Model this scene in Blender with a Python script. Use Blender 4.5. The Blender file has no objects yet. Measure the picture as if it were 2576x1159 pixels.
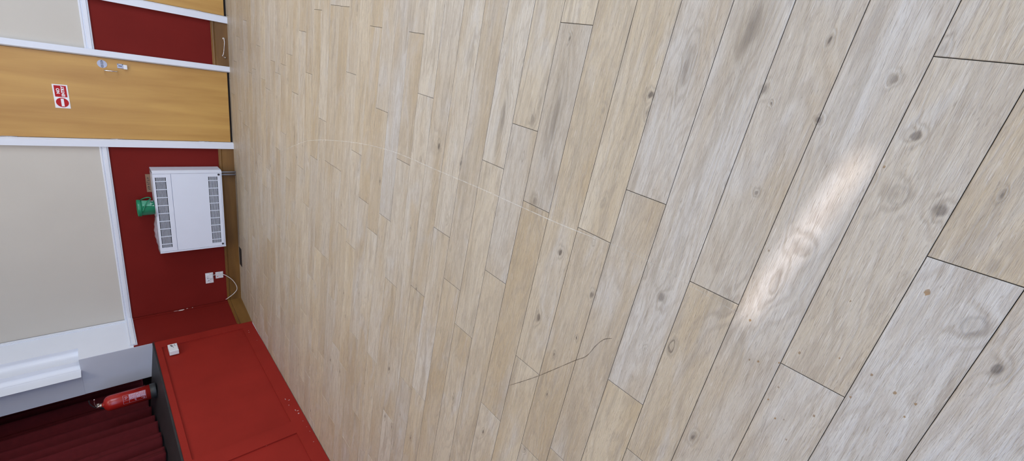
import bpy, bmesh, math, random
from mathutils import Vector, Matrix
random.seed(7)
S = bpy.context.scene
COL = S.collection
PI = math.pi

# ------------------------------------------------------------------ camera
cam_d = bpy.data.cameras.new('camera')
cam = bpy.data.objects.new('camera', cam_d)
COL.objects.link(cam)
RIGHT = Vector((0.18851, -0.67026, -0.71779))
DOWN = Vector((-0.91941, -0.37735, 0.11089))
FWD = Vector((-0.34518, 0.63904, -0.68737))
m = Matrix.Identity(4)
for i in range(3):
    m[i][0] = RIGHT[i]; m[i][1] = -DOWN[i]; m[i][2] = -FWD[i]
m[2][3] = 1.27
cam.matrix_world = m
cam_d.sensor_fit = 'HORIZONTAL'
cam_d.sensor_width = 36.0
cam_d.lens = 1076.48 / 2576 * 36.0
cam_d.clip_start = 0.02
S.camera = cam

# ------------------------------------------------------------------ colour management and daylight
S.view_settings.view_transform = 'Standard'
S.view_settings.look = 'None'
S.view_settings.exposure = 0.0
S.view_settings.gamma = 1.0
S.view_settings.use_curve_mapping = False
wd = bpy.data.worlds.new('sky'); S.world = wd; wd.use_nodes = True
bg = wd.node_tree.nodes['Background']
bg.inputs[0].default_value = (0.62, 0.76, 1.0, 1); bg.inputs[1].default_value = 1.0

def sun_light(direction, energy, color, angle):
    d = bpy.data.lights.new('sun', 'SUN'); d.energy = energy; d.color = color; d.angle = angle
    o = bpy.data.objects.new('sun', d); COL.objects.link(o)
    o.rotation_euler = Vector(direction).to_track_quat('-Z', 'Y').to_euler(); return o

def area_light(loc, direction, sx, sy, power, color, spread=PI):
    d = bpy.data.lights.new('area_light', 'AREA'); d.shape = 'RECTANGLE'; d.size = sx; d.size_y = sy
    d.energy = power; d.color = color; d.spread = spread
    o = bpy.data.objects.new('area_light', d); COL.objects.link(o); o.location = loc
    o.rotation_euler = Vector(direction).to_track_quat('-Z', 'Y').to_euler(); return o

# room extents (metres)
XR = 3.0          # right wall
YN = -5.0         # wall behind the camera
ZC = 3.7          # ceiling
# the sun comes low through the gap between two added blinds in the right wall
SUN_AZ = Vector((-0.983, 0.182, 0)).normalized()
SUN_EL = math.radians(33)
SUN_DIR = Vector((SUN_AZ.x * math.cos(SUN_EL), SUN_AZ.y * math.cos(SUN_EL), -math.sin(SUN_EL)))
SUN = sun_light(SUN_DIR, 3.6, (1.0, 0.90, 0.88), math.radians(0.7))
COOL = (0.72, 0.84, 1.0)
BLUE = (0.44, 0.60, 1.0)
WIN_R = [(-4.3, -3.0), (-2.5, -1.2), (1.25, 2.45), (3.0, 4.3)]       # frosted windows in the right wall (y ranges)
WIN_P = [55, 58, 58, 66]
WIN_N = [(-2.9, -1.5), (-0.6, 0.8), (1.4, 2.7)]   # windows in the wall behind the camera (x ranges)
WZ0, WZ1 = 0.95, 2.7
for (a, b), pw_ in zip(WIN_R, WIN_P):
    area_light((XR - 0.02, (a + b) / 2, (WZ0 + WZ1) / 2), (-1, 0.0, -0.05), b - a, WZ1 - WZ0, pw_, COOL)
for a, b in WIN_N:
    area_light(((a + b) / 2, YN + 0.02, (WZ0 + WZ1) / 2), (0, 1, -0.1), b - a, WZ1 - WZ0, 56, BLUE)

# ------------------------------------------------------------------ node helpers
def new_mat(name):
    mt = bpy.data.materials.new(name); mt.use_nodes = True
    nt = mt.node_tree; b = nt.nodes['Principled BSDF']
    return mt, nt, b

def paint(name, col, rough=0.5, var=0.06, scale=6.0, bump=0.0, bscale=200.0, metal=0.0, spec=0.5):
    mt, nt, b = new_mat(name); N = nt.nodes; L = nt.links
    tc = N.new('ShaderNodeTexCoord'); nz = N.new('ShaderNodeTexNoise')
    nz.inputs['Scale'].default_value = scale; nz.inputs['Detail'].default_value = 5
    L.new(tc.outputs['Object'], nz.inputs['Vector'])
    mr = N.new('ShaderNodeMapRange'); mr.inputs['To Min'].default_value = 1 - var; mr.inputs['To Max'].default_value = 1 + var
    mr.inputs['From Min'].default_value = 0.3; mr.inputs['From Max'].default_value = 0.7
    L.new(nz.outputs['Fac'], mr.inputs['Value'])
    mx = N.new('ShaderNodeVectorMath'); mx.operation = 'SCALE'; mx.inputs[0].default_value = col[:3]
    L.new(mr.outputs[0], mx.inputs['Scale']); L.new(mx.outputs[0], b.inputs['Base Color'])
    b.inputs['Roughness'].default_value = rough; b.inputs['Metallic'].default_value = metal
    b.inputs['Specular IOR Level'].default_value = spec
    if bump:
        n2 = N.new('ShaderNodeTexNoise'); n2.inputs['Scale'].default_value = bscale; n2.inputs['Detail'].default_value = 3
        L.new(tc.outputs['Object'], n2.inputs['Vector'])
        bp = N.new('ShaderNodeBump'); bp.inputs['Strength'].default_value = bump; bp.inputs['Distance'].default_value = 0.002
        L.new(n2.outputs['Fac'], bp.inputs['Height']); L.new(bp.outputs[0], b.inputs['Normal'])
    return mt

def wood(name, c1, c2, axis='Z', scale=14.0, stretch=0.06, rough=0.4):
    mt, nt, b = new_mat(name); N = nt.nodes; L = nt.links
    tc = N.new('ShaderNodeTexCoord'); mp = N.new('ShaderNodeMapping')
    sc = {'X': (stretch, 1, 1), 'Z': (1, 1, stretch)}[axis]
    mp.inputs['Scale'].default_value = sc; L.new(tc.outputs['Object'], mp.inputs['Vector'])
    nz = N.new('ShaderNodeTexNoise'); nz.inputs['Scale'].default_value = scale; nz.inputs['Detail'].default_value = 7
    nz.inputs['Distortion'].default_value = 0.4
    L.new(mp.outputs[0], nz.inputs['Vector'])
    rp = N.new('ShaderNodeValToRGB'); rp.color_ramp.elements[0].position = 0.3; rp.color_ramp.elements[1].position = 0.7
    rp.color_ramp.elements[0].color = (*c1, 1); rp.color_ramp.elements[1].color = (*c2, 1)
    L.new(nz.outputs['Fac'], rp.inputs[0]); L.new(rp.outputs[0], b.inputs['Base Color'])
    b.inputs['Roughness'].default_value = rough
    return mt

def glass_mat(name):
    mt, nt, b = new_mat(name)
    b.inputs['Base Color'].default_value = (0.9, 0.95, 1, 1)
    b.inputs['Transmission Weight'].default_value = 1.0; b.inputs['Roughness'].default_value = 0.45
    b.inputs['IOR'].default_value = 1.05
    return mt

def clear_ribbon(name, col, alpha, rough=0.5):
    mt, nt, b = new_mat(name); N = nt.nodes; L = nt.links
    b.inputs['Base Color'].default_value = (*col, 1); b.inputs['Alpha'].default_value = alpha
    b.inputs['Roughness'].default_value = rough
    tc = N.new('ShaderNodeTexCoord'); nz = N.new('ShaderNodeTexNoise'); nz.inputs['Scale'].default_value = 40
    L.new(tc.outputs['Object'], nz.inputs['Vector'])
    mr = N.new('ShaderNodeMapRange'); mr.inputs['From Min'].default_value = 0.3; mr.inputs['From Max'].default_value = 0.65
    mr.inputs['To Min'].default_value = alpha * 0.4; mr.inputs['To Max'].default_value = alpha
    L.new(nz.outputs['Fac'], mr.inputs['Value']); L.new(mr.outputs[0], b.inputs['Alpha'])
    return mt

# knots seen in the boards: centre x, y, half length, half width, strength
KNOTS = [(0.213, 0.494, .085, .022, .85), (0.008, 0.718, .012, .010, 1.0), (0.09, 0.635, .05, .014, .55), (-0.141, 1.081, .11, .018, .8),
         (-0.201, 1.364, .09, .011, .95), (0.032, 0.082, .012, .010, .8), (-0.102, -0.014, .016, .013, .95), (-0.307, -0.149, .020, .017, -.34),
         (-0.372, -0.21, .014, .010, .95), (-0.584, 0.478, .022, .013, .7), (-0.718, 0.394, .020, .007, -.95), (-0.618, 0.905, .014, .008, 1.0),
         (-0.931, 0.932, .022, .011, .85), (-0.707, 0.722, .012, .008, .8), (-0.426, 1.792, .022, .009, 1.0), (0.073, 0.408, .012, .008, .75),
         (0.046, 0.378, .005, .004, 1.0), (-0.177, 0.333, .008, .006, .7), (0.03, 0.264, .008, .007, .8), (-0.273, 0.183, .024, .013, -.20),
         (-0.374, 0.202, .045, .008, .55), (-0.093, 0.062, .020, .016, -.20), (-0.51, 0.29, .035, .02, .6), (-0.906, 0.734, .006, .004, 1.0),
         (-0.457, 1.595, .018, .007, .7), (-0.47, 1.091, .02, .012, .55), (-0.162, 1.193, .02, .012, .55), (0.137, 0.161, .009, .007, .6)]

def floor_mat():
    mt, nt, b = new_mat('oak_boards'); N = nt.nodes; L = nt.links
    tc = N.new('ShaderNodeTexCoord')
    pos = tc.outputs['Object']
    at = N.new('ShaderNodeAttribute'); at.attribute_name = 'plank'; at.attribute_type = 'GEOMETRY'
    sep = N.new('ShaderNodeSeparateColor'); L.new(at.outputs['Color'], sep.inputs[0])
    off = N.new('ShaderNodeVectorMath'); off.operation = 'MULTIPLY_ADD'
    L.new(at.outputs['Color'], off.inputs[0]); off.inputs[1].default_value = (23, 31, 17); L.new(pos, off.inputs[2])
    P = off.outputs[0]
    def mapping(src, s):
        v = N.new('ShaderNodeVectorMath'); v.operation = 'MULTIPLY'; L.new(src, v.inputs[0]); v.inputs[1].default_value = s; return v.outputs[0]
    def noise(src, s, scale, detail=4, dist=0.0, rough=0.5):
        n = N.new('ShaderNodeTexNoise'); L.new(mapping(src, s), n.inputs['Vector']); n.inputs['Scale'].default_value = scale
        n.inputs['Detail'].default_value = detail; n.inputs['Distortion'].default_value = dist; n.inputs['Roughness'].default_value = rough
        return n.outputs['Fac']
    def rng(src, a, b_, c, d, smooth=False):
        r = N.new('ShaderNodeMapRange'); L.new(src, r.inputs['Value'])
        r.inputs['From Min'].default_value = a; r.inputs['From Max'].default_value = b_
        r.inputs['To Min'].default_value = c; r.inputs['To Max'].default_value = d
        if smooth: r.interpolation_type = 'SMOOTHSTEP'
        return r.outputs[0]
    def math_(op, a, b_=None, c=None):
        n = N.new('ShaderNodeMath'); n.operation = op
        for i, v in enumerate((a, b_, c)):
            if v is None: continue
            if isinstance(v, (int, float)): n.inputs[i].default_value = v
            else: L.new(v, n.inputs[i])
        return n.outputs[0]
    def mix(f, a, b_, mode='MIX'):
        n = N.new('ShaderNodeMix'); n.data_type = 'RGBA'; n.blend_type = mode
        for k, v in (('A', a), ('B', b_)):
            s = [i for i in n.inputs if i.name == k and i.type == 'RGBA'][0]
            if isinstance(v, tuple): s.default_value = (*v, 1)
            else: L.new(v, s)
        if isinstance(f, (int, float)): n.inputs[0].default_value = f
        else: L.new(f, n.inputs[0])
        return [o for o in n.outputs if o.type == 'RGBA'][0]
    # listed knots
    halo = None; core = None
    dn = N.new('ShaderNodeTexNoise'); dn.inputs['Scale'].default_value = 38; dn.inputs['Detail'].default_value = 3; L.new(mapping(pos, (.5, 1.6, 1)), dn.inputs['Vector'])
    dv = N.new('ShaderNodeVectorMath'); dv.operation = 'MULTIPLY_ADD'; L.new(dn.outputs['Color'], dv.inputs[0]); dv.inputs[1].default_value = (.030, .014, 0); L.new(pos, dv.inputs[2])
    dw = N.new('ShaderNodeVectorMath'); dw.operation = 'SUBTRACT'; L.new(dv.outputs[0], dw.inputs[0]); dw.inputs[1].default_value = (.015, .007, 0)
    kpos = dw.outputs[0]
    for (kx, ky, rx, ry, w) in KNOTS:
        s = N.new('ShaderNodeVectorMath'); s.operation = 'SUBTRACT'; L.new(kpos, s.inputs[0]); s.inputs[1].default_value = (kx, ky, 0)
        q = N.new('ShaderNodeVectorMath'); q.operation = 'MULTIPLY'; L.new(s.outputs[0], q.inputs[0]); q.inputs[1].default_value = (1 / rx, 1 / ry, 0)
        l = N.new('ShaderNodeVectorMath'); l.operation = 'LENGTH'; L.new(q.outputs[0], l.inputs[0])
        h = rng(l.outputs['Value'], 0, 3.4, 1, 0, True)
        if w < 0: c = rng(math_('ABSOLUTE', math_('SUBTRACT', l.outputs['Value'], 1.0)), 0.0, 0.38, -w, 0, True)
        else: c = rng(l.outputs['Value'], 0.2 if rx > .03 else 0.45, 1.1, w * (.62 if rx > .03 else 1.0), 0, True)
        halo = h if halo is None else math_('MAXIMUM', halo, h)
        core = c if core is None else math_('MAXIMUM', core, c)
    # scattered small knots
    kPn = N.new('ShaderNodeVectorMath'); kPn.operation = 'MULTIPLY_ADD'; L.new(at.outputs['Color'], kPn.inputs[0]); kPn.inputs[1].default_value = (23, 31, 17); L.new(kpos, kPn.inputs[2]); kP = kPn.outputs[0]
    vo = N.new('ShaderNodeTexVoronoi'); vo.inputs['Scale'].default_value = 1.0; L.new(mapping(kP, (5.5, 12.0, 1)), vo.inputs['Vector'])
    vd = vo.outputs['Distance']; sc_ = N.new('ShaderNodeSeparateColor'); L.new(vo.outputs['Color'], sc_.inputs[0])
    size = rng(sc_.outputs[0], 0.30, 1.0, 0.0, 0.100)
    kd = math_('DIVIDE', vd, math_('ADD', size, 0.0005))
    rc = rng(kd, 0.45, 1.0, 0.95, 0.0, True); rh = rng(kd, 0.5, 3.2, 1.0, 0.0, True)
    core = math_('MAXIMUM', core, rc); halo = math_('MAXIMUM', halo, rh)
    # grain: contour bands bent round the knots
    warp = noise(P, (1.6, 9, 1), 1.0, 3, 0.6)
    field = math_('ADD', math_('MULTIPLY', warp, 9.0), math_('MULTIPLY', halo, 1.6))
    sy = N.new('ShaderNodeSeparateXYZ'); L.new(P, sy.inputs[0])
    field = math_('ADD', field, math_('MULTIPLY', sy.outputs['Y'], 16.0))
    band = math_('SINE', math_('MULTIPLY', field, 6.0))
    band = rng(band, -1, 1, 0, 1)
    fine = noise(P, (17, 270, 1), 1.0, 3, 1.5, 0.6)
    pores = noise(P, (30, 420, 1), 1.0, 2, 1.0, 0.5)
    streak = noise(P, (2.6, 30, 1), 1.0, 4, 0.8)
    patch = noise(P, (1.3, 5.5, 1), 1.0, 3, 0.3)
    patch2 = noise(P, (3.0, 9.0, 1), 1.0, 3, 0.8)
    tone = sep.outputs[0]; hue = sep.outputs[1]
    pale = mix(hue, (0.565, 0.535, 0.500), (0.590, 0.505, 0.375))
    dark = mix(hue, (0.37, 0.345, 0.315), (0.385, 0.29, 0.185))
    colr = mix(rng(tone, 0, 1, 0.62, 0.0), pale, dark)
    colr = mix(rng(patch, 0.42, 0.70, 0.0, 0.60, True), colr, (0.42, 0.315, 0.185))
    colr = mix(rng(patch2, 0.5, 0.75, 0.0, 0.40, True), colr, (0.56, 0.55, 0.545))
    colr = mix(rng(streak, 0.50, 0.76, 0.0, 0.58, True), colr, (0.31, 0.26, 0.20))
    colr = mix(math_('MULTIPLY', rng(band, 0.45, 1.0, 0, 1, True), 0.30), colr, (0.34, 0.28, 0.22))
    colr = mix(rng(fine, 0.53, 0.72, 0.0, 0.62, True), colr, (0.29, 0.24, 0.19))
    colr = mix(rng(fine, 0.28, 0.44, 0.35, 0.0, True), colr, (0.72, 0.69, 0.64))
    colr = mix(rng(pores, 0.62, 0.76, 0.0, 0.55, True), colr, (0.22, 0.175, 0.13))
    colr = mix(math_('MULTIPLY', math_('MULTIPLY', halo, band), 0.40), colr, (0.26, 0.215, 0.165))
    colr = mix(math_('MULTIPLY', math_('MULTIPLY', halo, rng(patch, .3, .6, .2, 1)), 0.26), colr, (0.27, 0.235, 0.19))
    colr = mix(math_('MULTIPLY', core, rng(fine, .3, .7, 1.0, .45)), colr, (0.10, 0.08, 0.065))
    L.new(colr, b.inputs['Base Color'])
    L.new(rng(fine, 0.3, 0.7, 0.34, 0.50), b.inputs['Roughness'])
    b.inputs['Specular IOR Level'].default_value = 0.45
    hgt = math_('ADD', math_('MULTIPLY', fine, -1.0), math_('MULTIPLY', band, -0.5))
    hgt = math_('ADD', hgt, math_('MULTIPLY', pores, -0.7))
    bp = N.new('ShaderNodeBump'); bp.inputs['Strength'].default_value = 0.9; bp.inputs['Distance'].default_value = 0.0022
    L.new(hgt, bp.inputs['Height']); L.new(bp.outputs[0], b.inputs['Normal'])
    return mt

M = dict(
    floor=floor_mat(),
    seam=paint('seam_dark', (0.035, 0.028, 0.022), 0.9),
    cream=paint('cream_wall_paint', (0.56, 0.53, 0.475), 0.6, 0.02, 2.0, 0.25, 90),
    red=paint('red_paint_dim', (0.160, 0.0115, 0.0085), 0.6, 0.06, 3.0, 0.15, 120, spec=0.12),  # same red as the stage front, the walls' weaker light put into the colour
    litred=paint('red_stage_paint', (0.258, 0.0195, 0.0135), 0.6, 0.08, 2.5, 0.15, 120, spec=0.12),  # same red as the walls, the stronger light on the stage put into the colour
    white=paint('white_gloss_paint', (0.72, 0.755, 0.83), 0.35, 0.015, 4.0),
    grey=paint('grey_white_emulsion', (0.54, 0.56, 0.64), 0.7, 0.04, 3.0, 0.2, 60),
    ceil=paint('ceiling_paint', (0.74, 0.73, 0.70), 0.8, 0.02),
    door=wood('veneer_door', (0.43, 0.225, 0.052), (0.56, 0.325, 0.085), 'Z', 9.0, 0.10, 0.4),
    skirt=wood('varnished_skirting', (0.125, 0.058, 0.013), (0.225, 0.112, 0.028), 'X', 10.0, 0.12, 0.35),
    black=paint('black_stage_paint', (0.017, 0.017, 0.019), 0.55, 0.3, 8.0, 0.3, 60),
    darkgap=paint('dark_gap', (0.012, 0.008, 0.007), 0.9),
    heater=paint('white_enamel', (0.71, 0.76, 0.86), 0.3, 0.01),
    grille=paint('grille_dark', (0.03, 0.03, 0.035), 0.7),
    chrome=paint('chrome', (0.75, 0.75, 0.76), 0.18, 0.02, metal=1.0),
    steel=paint('brushed_steel', (0.42, 0.42, 0.46), 0.38, 0.05, 30, metal=0.7),
    pipe=paint('grey_pipe_paint', (0.22, 0.21, 0.22), 0.4, 0.08),
    green=paint('green_plastic', (0.010, 0.215, 0.105), 0.32, 0.05),
    greenlabel=paint('green_label', (0.09, 0.34, 0.22), 0.35, 0.12, 20),
    card=paint('cardboard', (0.23, 0.135, 0.085), 0.8, 0.08, 12, 0.3, 80),
    ink=paint('ink', (0.03, 0.028, 0.03), 0.6),
    plastic=paint('white_plastic', (0.74, 0.75, 0.78), 0.3, 0.01),
    greyplastic=paint('grey_plastic_film', (0.35, 0.29, 0.33), 0.25, 0.1),
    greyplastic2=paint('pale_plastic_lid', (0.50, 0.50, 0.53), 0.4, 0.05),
    cable=paint('white_cable', (0.72, 0.70, 0.68), 0.4, 0.02),
    signwhite=paint('sign_white', (0.80, 0.80, 0.82), 0.3, 0.01),
    signred=paint('sign_red', (0.44, 0.018, 0.022), 0.5, 0.02, spec=0.15),
    signal=paint('red_lens', (0.6, 0.02, 0.02), 0.2, 0.0),
    extred=paint('extinguisher_red', (0.34, 0.014, 0.010), 0.25, 0.02),
    extblack=paint('black_rubber', (0.016, 0.018, 0.020), 0.5, 0.1),
    label=paint('faded_label', (0.42, 0.22, 0.29), 0.4, 0.08, 60),
    brass=paint('tarnished_brass', (0.45, 0.38, 0.30), 0.3, 0.1, 40, metal=0.9),
    curtain=paint('curtain_velvet', (0.078, 0.0062, 0.0085), 0.9, 0.10, 20.0, 0.4, 150, spec=0.2),
    stagewall=paint('stage_black_wall', (0.006, 0.003, 0.003), 1.0, spec=0.0),
    glass=glass_mat('window_glass'),
    blind=paint('blackout_blind', (0.42, 0.41, 0.40), 0.8),
    scratch_w=clear_ribbon('pale_scratch', (0.92, 0.9, 0.84), 0.50),
    scratch_d=clear_ribbon('dark_scratch', (0.10, 0.07, 0.045), 0.85),
    stain=clear_ribbon('tan_stain', (0.36, 0.22, 0.10), 0.75),
    chip=paint('bare_plaster', (0.70, 0.64, 0.60), 0.8, 0.1, 30),
    chipf=clear_ribbon('rubbed_paint', (0.72, 0.52, 0.52), 0.75),
    lamp=paint('lamp_housing', (0.7, 0.7, 0.7), 0.5),
)

# ------------------------------------------------------------------ mesh helpers
class MB:
    def __init__(self): self.bm = bmesh.new()
    def box(self, x0, x1, y0, y1, z0, z1, mi=0, bev=0.0, seg=2):
        vs = [self.bm.verts.new(p) for p in ((x0, y0, z0), (x1, y0, z0), (x1, y1, z0), (x0, y1, z0), (x0, y0, z1), (x1, y0, z1), (x1, y1, z1), (x0, y1, z1))]
        fs = [self.bm.faces.new([vs[i] for i in f]) for f in ((3, 2, 1, 0), (4, 5, 6, 7), (0, 1, 5, 4), (1, 2, 6, 5), (2, 3, 7, 6), (3, 0, 4, 7))]
        for f in fs: f.material_index = mi
        if bev:
            es = list({e for f in fs for e in f.edges})
            r = bmesh.ops.bevel(self.bm, geom=es, offset=bev, segments=seg, profile=0.5, affect='EDGES')
            for f in r['faces']: f.material_index = mi
        return self
    def prism(self, prof, axis, a, b, mi=0, smooth=False):
        # prof: list of 2D points; extruded along axis 'x','y','z' from a to b
        def P(u, v, t):
            return {'x': (t, u, v), 'y': (u, t, v), 'z': (u, v, t)}[axis]
        A = [self.bm.verts.new(P(u, v, a)) for u, v in prof]; B = [self.bm.verts.new(P(u, v, b)) for u, v in prof]
        n = len(prof)
        for i in range(n):
            f = self.bm.faces.new((A[i], A[(i + 1) % n], B[(i + 1) % n], B[i])); f.material_index = mi; f.smooth = smooth
        f = self.bm.faces.new(A[::-1]); f.material_index = mi
        f = self.bm.faces.new(B); f.material_index = mi
        return self
    def lathe(self, prof, c=(0, 0, 0), seg=32, mi=0, axis='z', smooth=True, arc=None):
        rings = []
        full = arc is None; a0, a1 = (0, 2 * PI) if full else arc
        cnt = seg if full else seg + 1
        for r, h in prof:
            ring = []
            for k in range(cnt):
                t = a0 + (a1 - a0) * k / seg
                u, v = r * math.cos(t), r * math.sin(t)
                p = {'z': (c[0] + u, c[1] + v, c[2] + h), 'y': (c[0] + u, c[1] + h, c[2] + v), 'x': (c[0] + h, c[1] + u, c[2] + v)}[axis]
                ring.append(self.bm.verts.new(p))
            rings.append(ring)
        for i in range(len(rings) - 1):
            for k in range(seg):
                k2 = (k + 1) % cnt
                try:
                    f = self.bm.faces.new((rings[i][k], rings[i][k2], rings[i + 1][k2], rings[i + 1][k])); f.smooth = smooth; f.material_index = mi
                except ValueError: pass
        if full:
            for ring, rev in ((rings[0], True), (rings[-1], False)):
                try:
                    f = self.bm.faces.new(ring[::-1] if rev else ring); f.material_index = mi
                except ValueError: pass
        return self
    def tube(self, pts, r, seg=10, mi=0):
        pts = [Vector(p) for p in pts]
        # Catmull-Rom resample for smooth cords
        rings = []; up = Vector((0.13, 0.21, 0.97)).normalized()
        for i, p in enumerate(pts):
            d = (pts[min(i + 1, len(pts) - 1)] - pts[max(i - 1, 0)]).normalized()
            a = d.cross(up).normalized(); b = d.cross(a).normalized()
            rings.append([self.bm.verts.new(p + (a * math.cos(2 * PI * k / seg) + b * math.sin(2 * PI * k / seg)) * r) for k in range(seg)])
        for i in range(len(rings) - 1):
            for k in range(seg):
                f = self.bm.faces.new((rings[i][k], rings[i][(k + 1) % seg], rings[i + 1][(k + 1) % seg], rings[i + 1][k])); f.smooth = True; f.material_index = mi
        self.bm.faces.new(rings[0][::-1]).material_index = mi; self.bm.faces.new(rings[-1]).material_index = mi
        return self
    def poly(self, pts, mi=0):
        f = self.bm.faces.new([self.bm.verts.new(p) for p in pts]); f.material_index = mi; return self
    def build(self, name, mats, parent=None, frame=None):
        bmesh.ops.recalc_face_normals(self.bm, faces=self.bm.faces)
        me = bpy.data.meshes.new(name); self.bm.to_mesh(me); self.bm.free()
        if not isinstance(mats, (list, tuple)): mats = [mats]
        for q in mats: me.materials.append(q)
        o = bpy.data.objects.new(name, me); COL.objects.link(o)
        if parent is not None: o.parent = parent
        if frame is not None: o.location = frame[0]; o.rotation_euler = (0, 0, frame[1])
        return o

def smooth_path(pts, n=6):
    pts = [Vector(p) for p in pts]; out = []
    for i in range(len(pts) - 1):
        p0 = pts[max(i - 1, 0)]; p1 = pts[i]; p2 = pts[i + 1]; p3 = pts[min(i + 2, len(pts) - 1)]
        for k in range(n):
            t = k / n
            out.append(0.5 * ((2 * p1) + (-p0 + p2) * t + (2 * p0 - 5 * p1 + 4 * p2 - p3) * t * t + (-p0 + 3 * p1 - 3 * p2 + p3) * t ** 3))
    out.append(pts[-1]); return out

def tag(o, label=None, cat=None, group=None, kind=None):
    if label: o['label'] = label
    if cat: o['category'] = cat
    if group: o['group'] = group
    if kind: o['kind'] = kind
    return o
def struct(o, label=None): o['kind'] = 'structure'; o['category'] = o.name.split('_')[0]; o['label'] = label or o.name.replace('_', ' '); return o
def empty(name, frame, label=None, cat=None, group=None):
    o = bpy.data.objects.new(name, None); COL.objects.link(o); o.empty_display_size = 0.1
    o.location = frame[0]; o.rotation_euler = (0, 0, frame[1])
    return tag(o, label, cat, group)
def text_part(name, body, size, mat, parent, loc, rot, extrude=0.0004, align='CENTER', sx=1.0, bold=0.0):
    c = bpy.data.curves.new(name, 'FONT'); c.body = body; c.size = size; c.extrude = extrude; c.offset = bold
    c.align_x = align; c.align_y = 'CENTER'; c.space_line = 0.85
    t = bpy.data.objects.new('tmp_text', c); COL.objects.link(t)
    dg = bpy.context.evaluated_depsgraph_get(); me = bpy.data.meshes.new_from_object(t.evaluated_get(dg))
    bpy.data.objects.remove(t); me.materials.clear(); me.materials.append(mat); me.name = name
    o = bpy.data.objects.new(name, me); COL.objects.link(o); o.parent = parent
    o.location = loc; o.rotation_euler = rot; o.scale = (sx, 1, 1); return o

# frames: a wall frame's local x runs along the wall, local -y comes out of it into the hall
SL = 0.061; NRM = math.hypot(1, SL)
E1 = Vector((1, SL, 0)) / NRM; ND = Vector((SL, -1, 0)) / NRM
O0 = Vector((0, 6.129, 0)) - ND * 0.022
WROT = math.atan(SL)
def WF(s, z=0.0, d=0.0): return (O0 + E1 * s + ND * d + Vector((0, 0, z)), WROT)
NP = Vector((-3.674, 5.40, 0)); NQ = Vector((-3.604, 5.925, 0))
NROT = math.atan2(NQ.y - NP.y, NQ.x - NP.x)
def NF(t=0.0, z=0.0): return (NP + (NQ - NP).normalized() * t + Vector((0, 0, z)), NROT)
SP = Vector((-3.655, 5.40, 0)); SROT = math.atan2(5.40 - 2.83, -3.655 + 3.619)
SDIR = Vector((math.cos(SROT), math.sin(SROT), 0))
def SF(t=0.0, z=0.0): return (SP + SDIR * t + Vector((0, 0, z)), SROT)

# ------------------------------------------------------------------ floor of staggered boards
PITCH = 0.148; Y0 = 0.117; BL = 1.07
JOINTS = {-2: [-0.201], -1: [-0.589, 0.189], 1: [-1.175, -0.491], 2: [-0.977], 3: [-0.296], 4: [-1.564, -0.492], 5: [-1.175],
          6: [-1.563, -0.491, 0.19], 7: [-0.888, -0.204], 8: [-1.276, -0.4], 9: [-1.081], 10: [-1.92, -0.849], 11: [-1.945, -1.28],
          12: [-2.349, -0.207], 13: [-1.377, -0.598, 0.081], 14: [-2.063, -0.993], 15: [-2.713, -1.148, -0.367], 16: [-0.986, 0.08],
          17: [-1.381, -0.702], 18: [-2.359, -0.218], 19: [-1.967, 0.17], 20: [-2.644, -1.679, -0.899], 21: [-0.61], 23: [-0.319],
          24: [-1.102], 25: [-1.676, -0.516], 26: [-3.032, -1.301], 27: [-1.985, -0.329], 28: [-1.101], 31: [-0.535], 32: [-0.247],
          34: [-0.534], 36: [-0.345]}
# single boards greyer, browner or paler, the light on them kept in the colour: point on the board, tone (0 dark, 1 pale), hue (0 grey, 1 warm)
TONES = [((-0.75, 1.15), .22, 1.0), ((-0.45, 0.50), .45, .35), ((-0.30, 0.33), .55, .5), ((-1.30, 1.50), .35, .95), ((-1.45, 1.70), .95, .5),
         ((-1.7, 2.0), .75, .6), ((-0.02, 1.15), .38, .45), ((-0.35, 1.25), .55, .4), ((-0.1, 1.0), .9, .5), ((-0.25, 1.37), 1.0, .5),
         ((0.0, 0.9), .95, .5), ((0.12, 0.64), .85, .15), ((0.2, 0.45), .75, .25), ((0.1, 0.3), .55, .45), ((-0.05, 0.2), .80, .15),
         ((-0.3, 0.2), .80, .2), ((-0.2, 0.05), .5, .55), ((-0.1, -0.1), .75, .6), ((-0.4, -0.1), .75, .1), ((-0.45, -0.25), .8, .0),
         ((-0.6, 0.1), .8, .25), ((-0.9, 0.7), .55, .5), ((-1.0, 0.9), .5, .9), ((-0.9, 1.4), .7, .8), ((-0.4, 2.2), .45, .1), ((-0.75, 2.2), .45, .15)]
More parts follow.
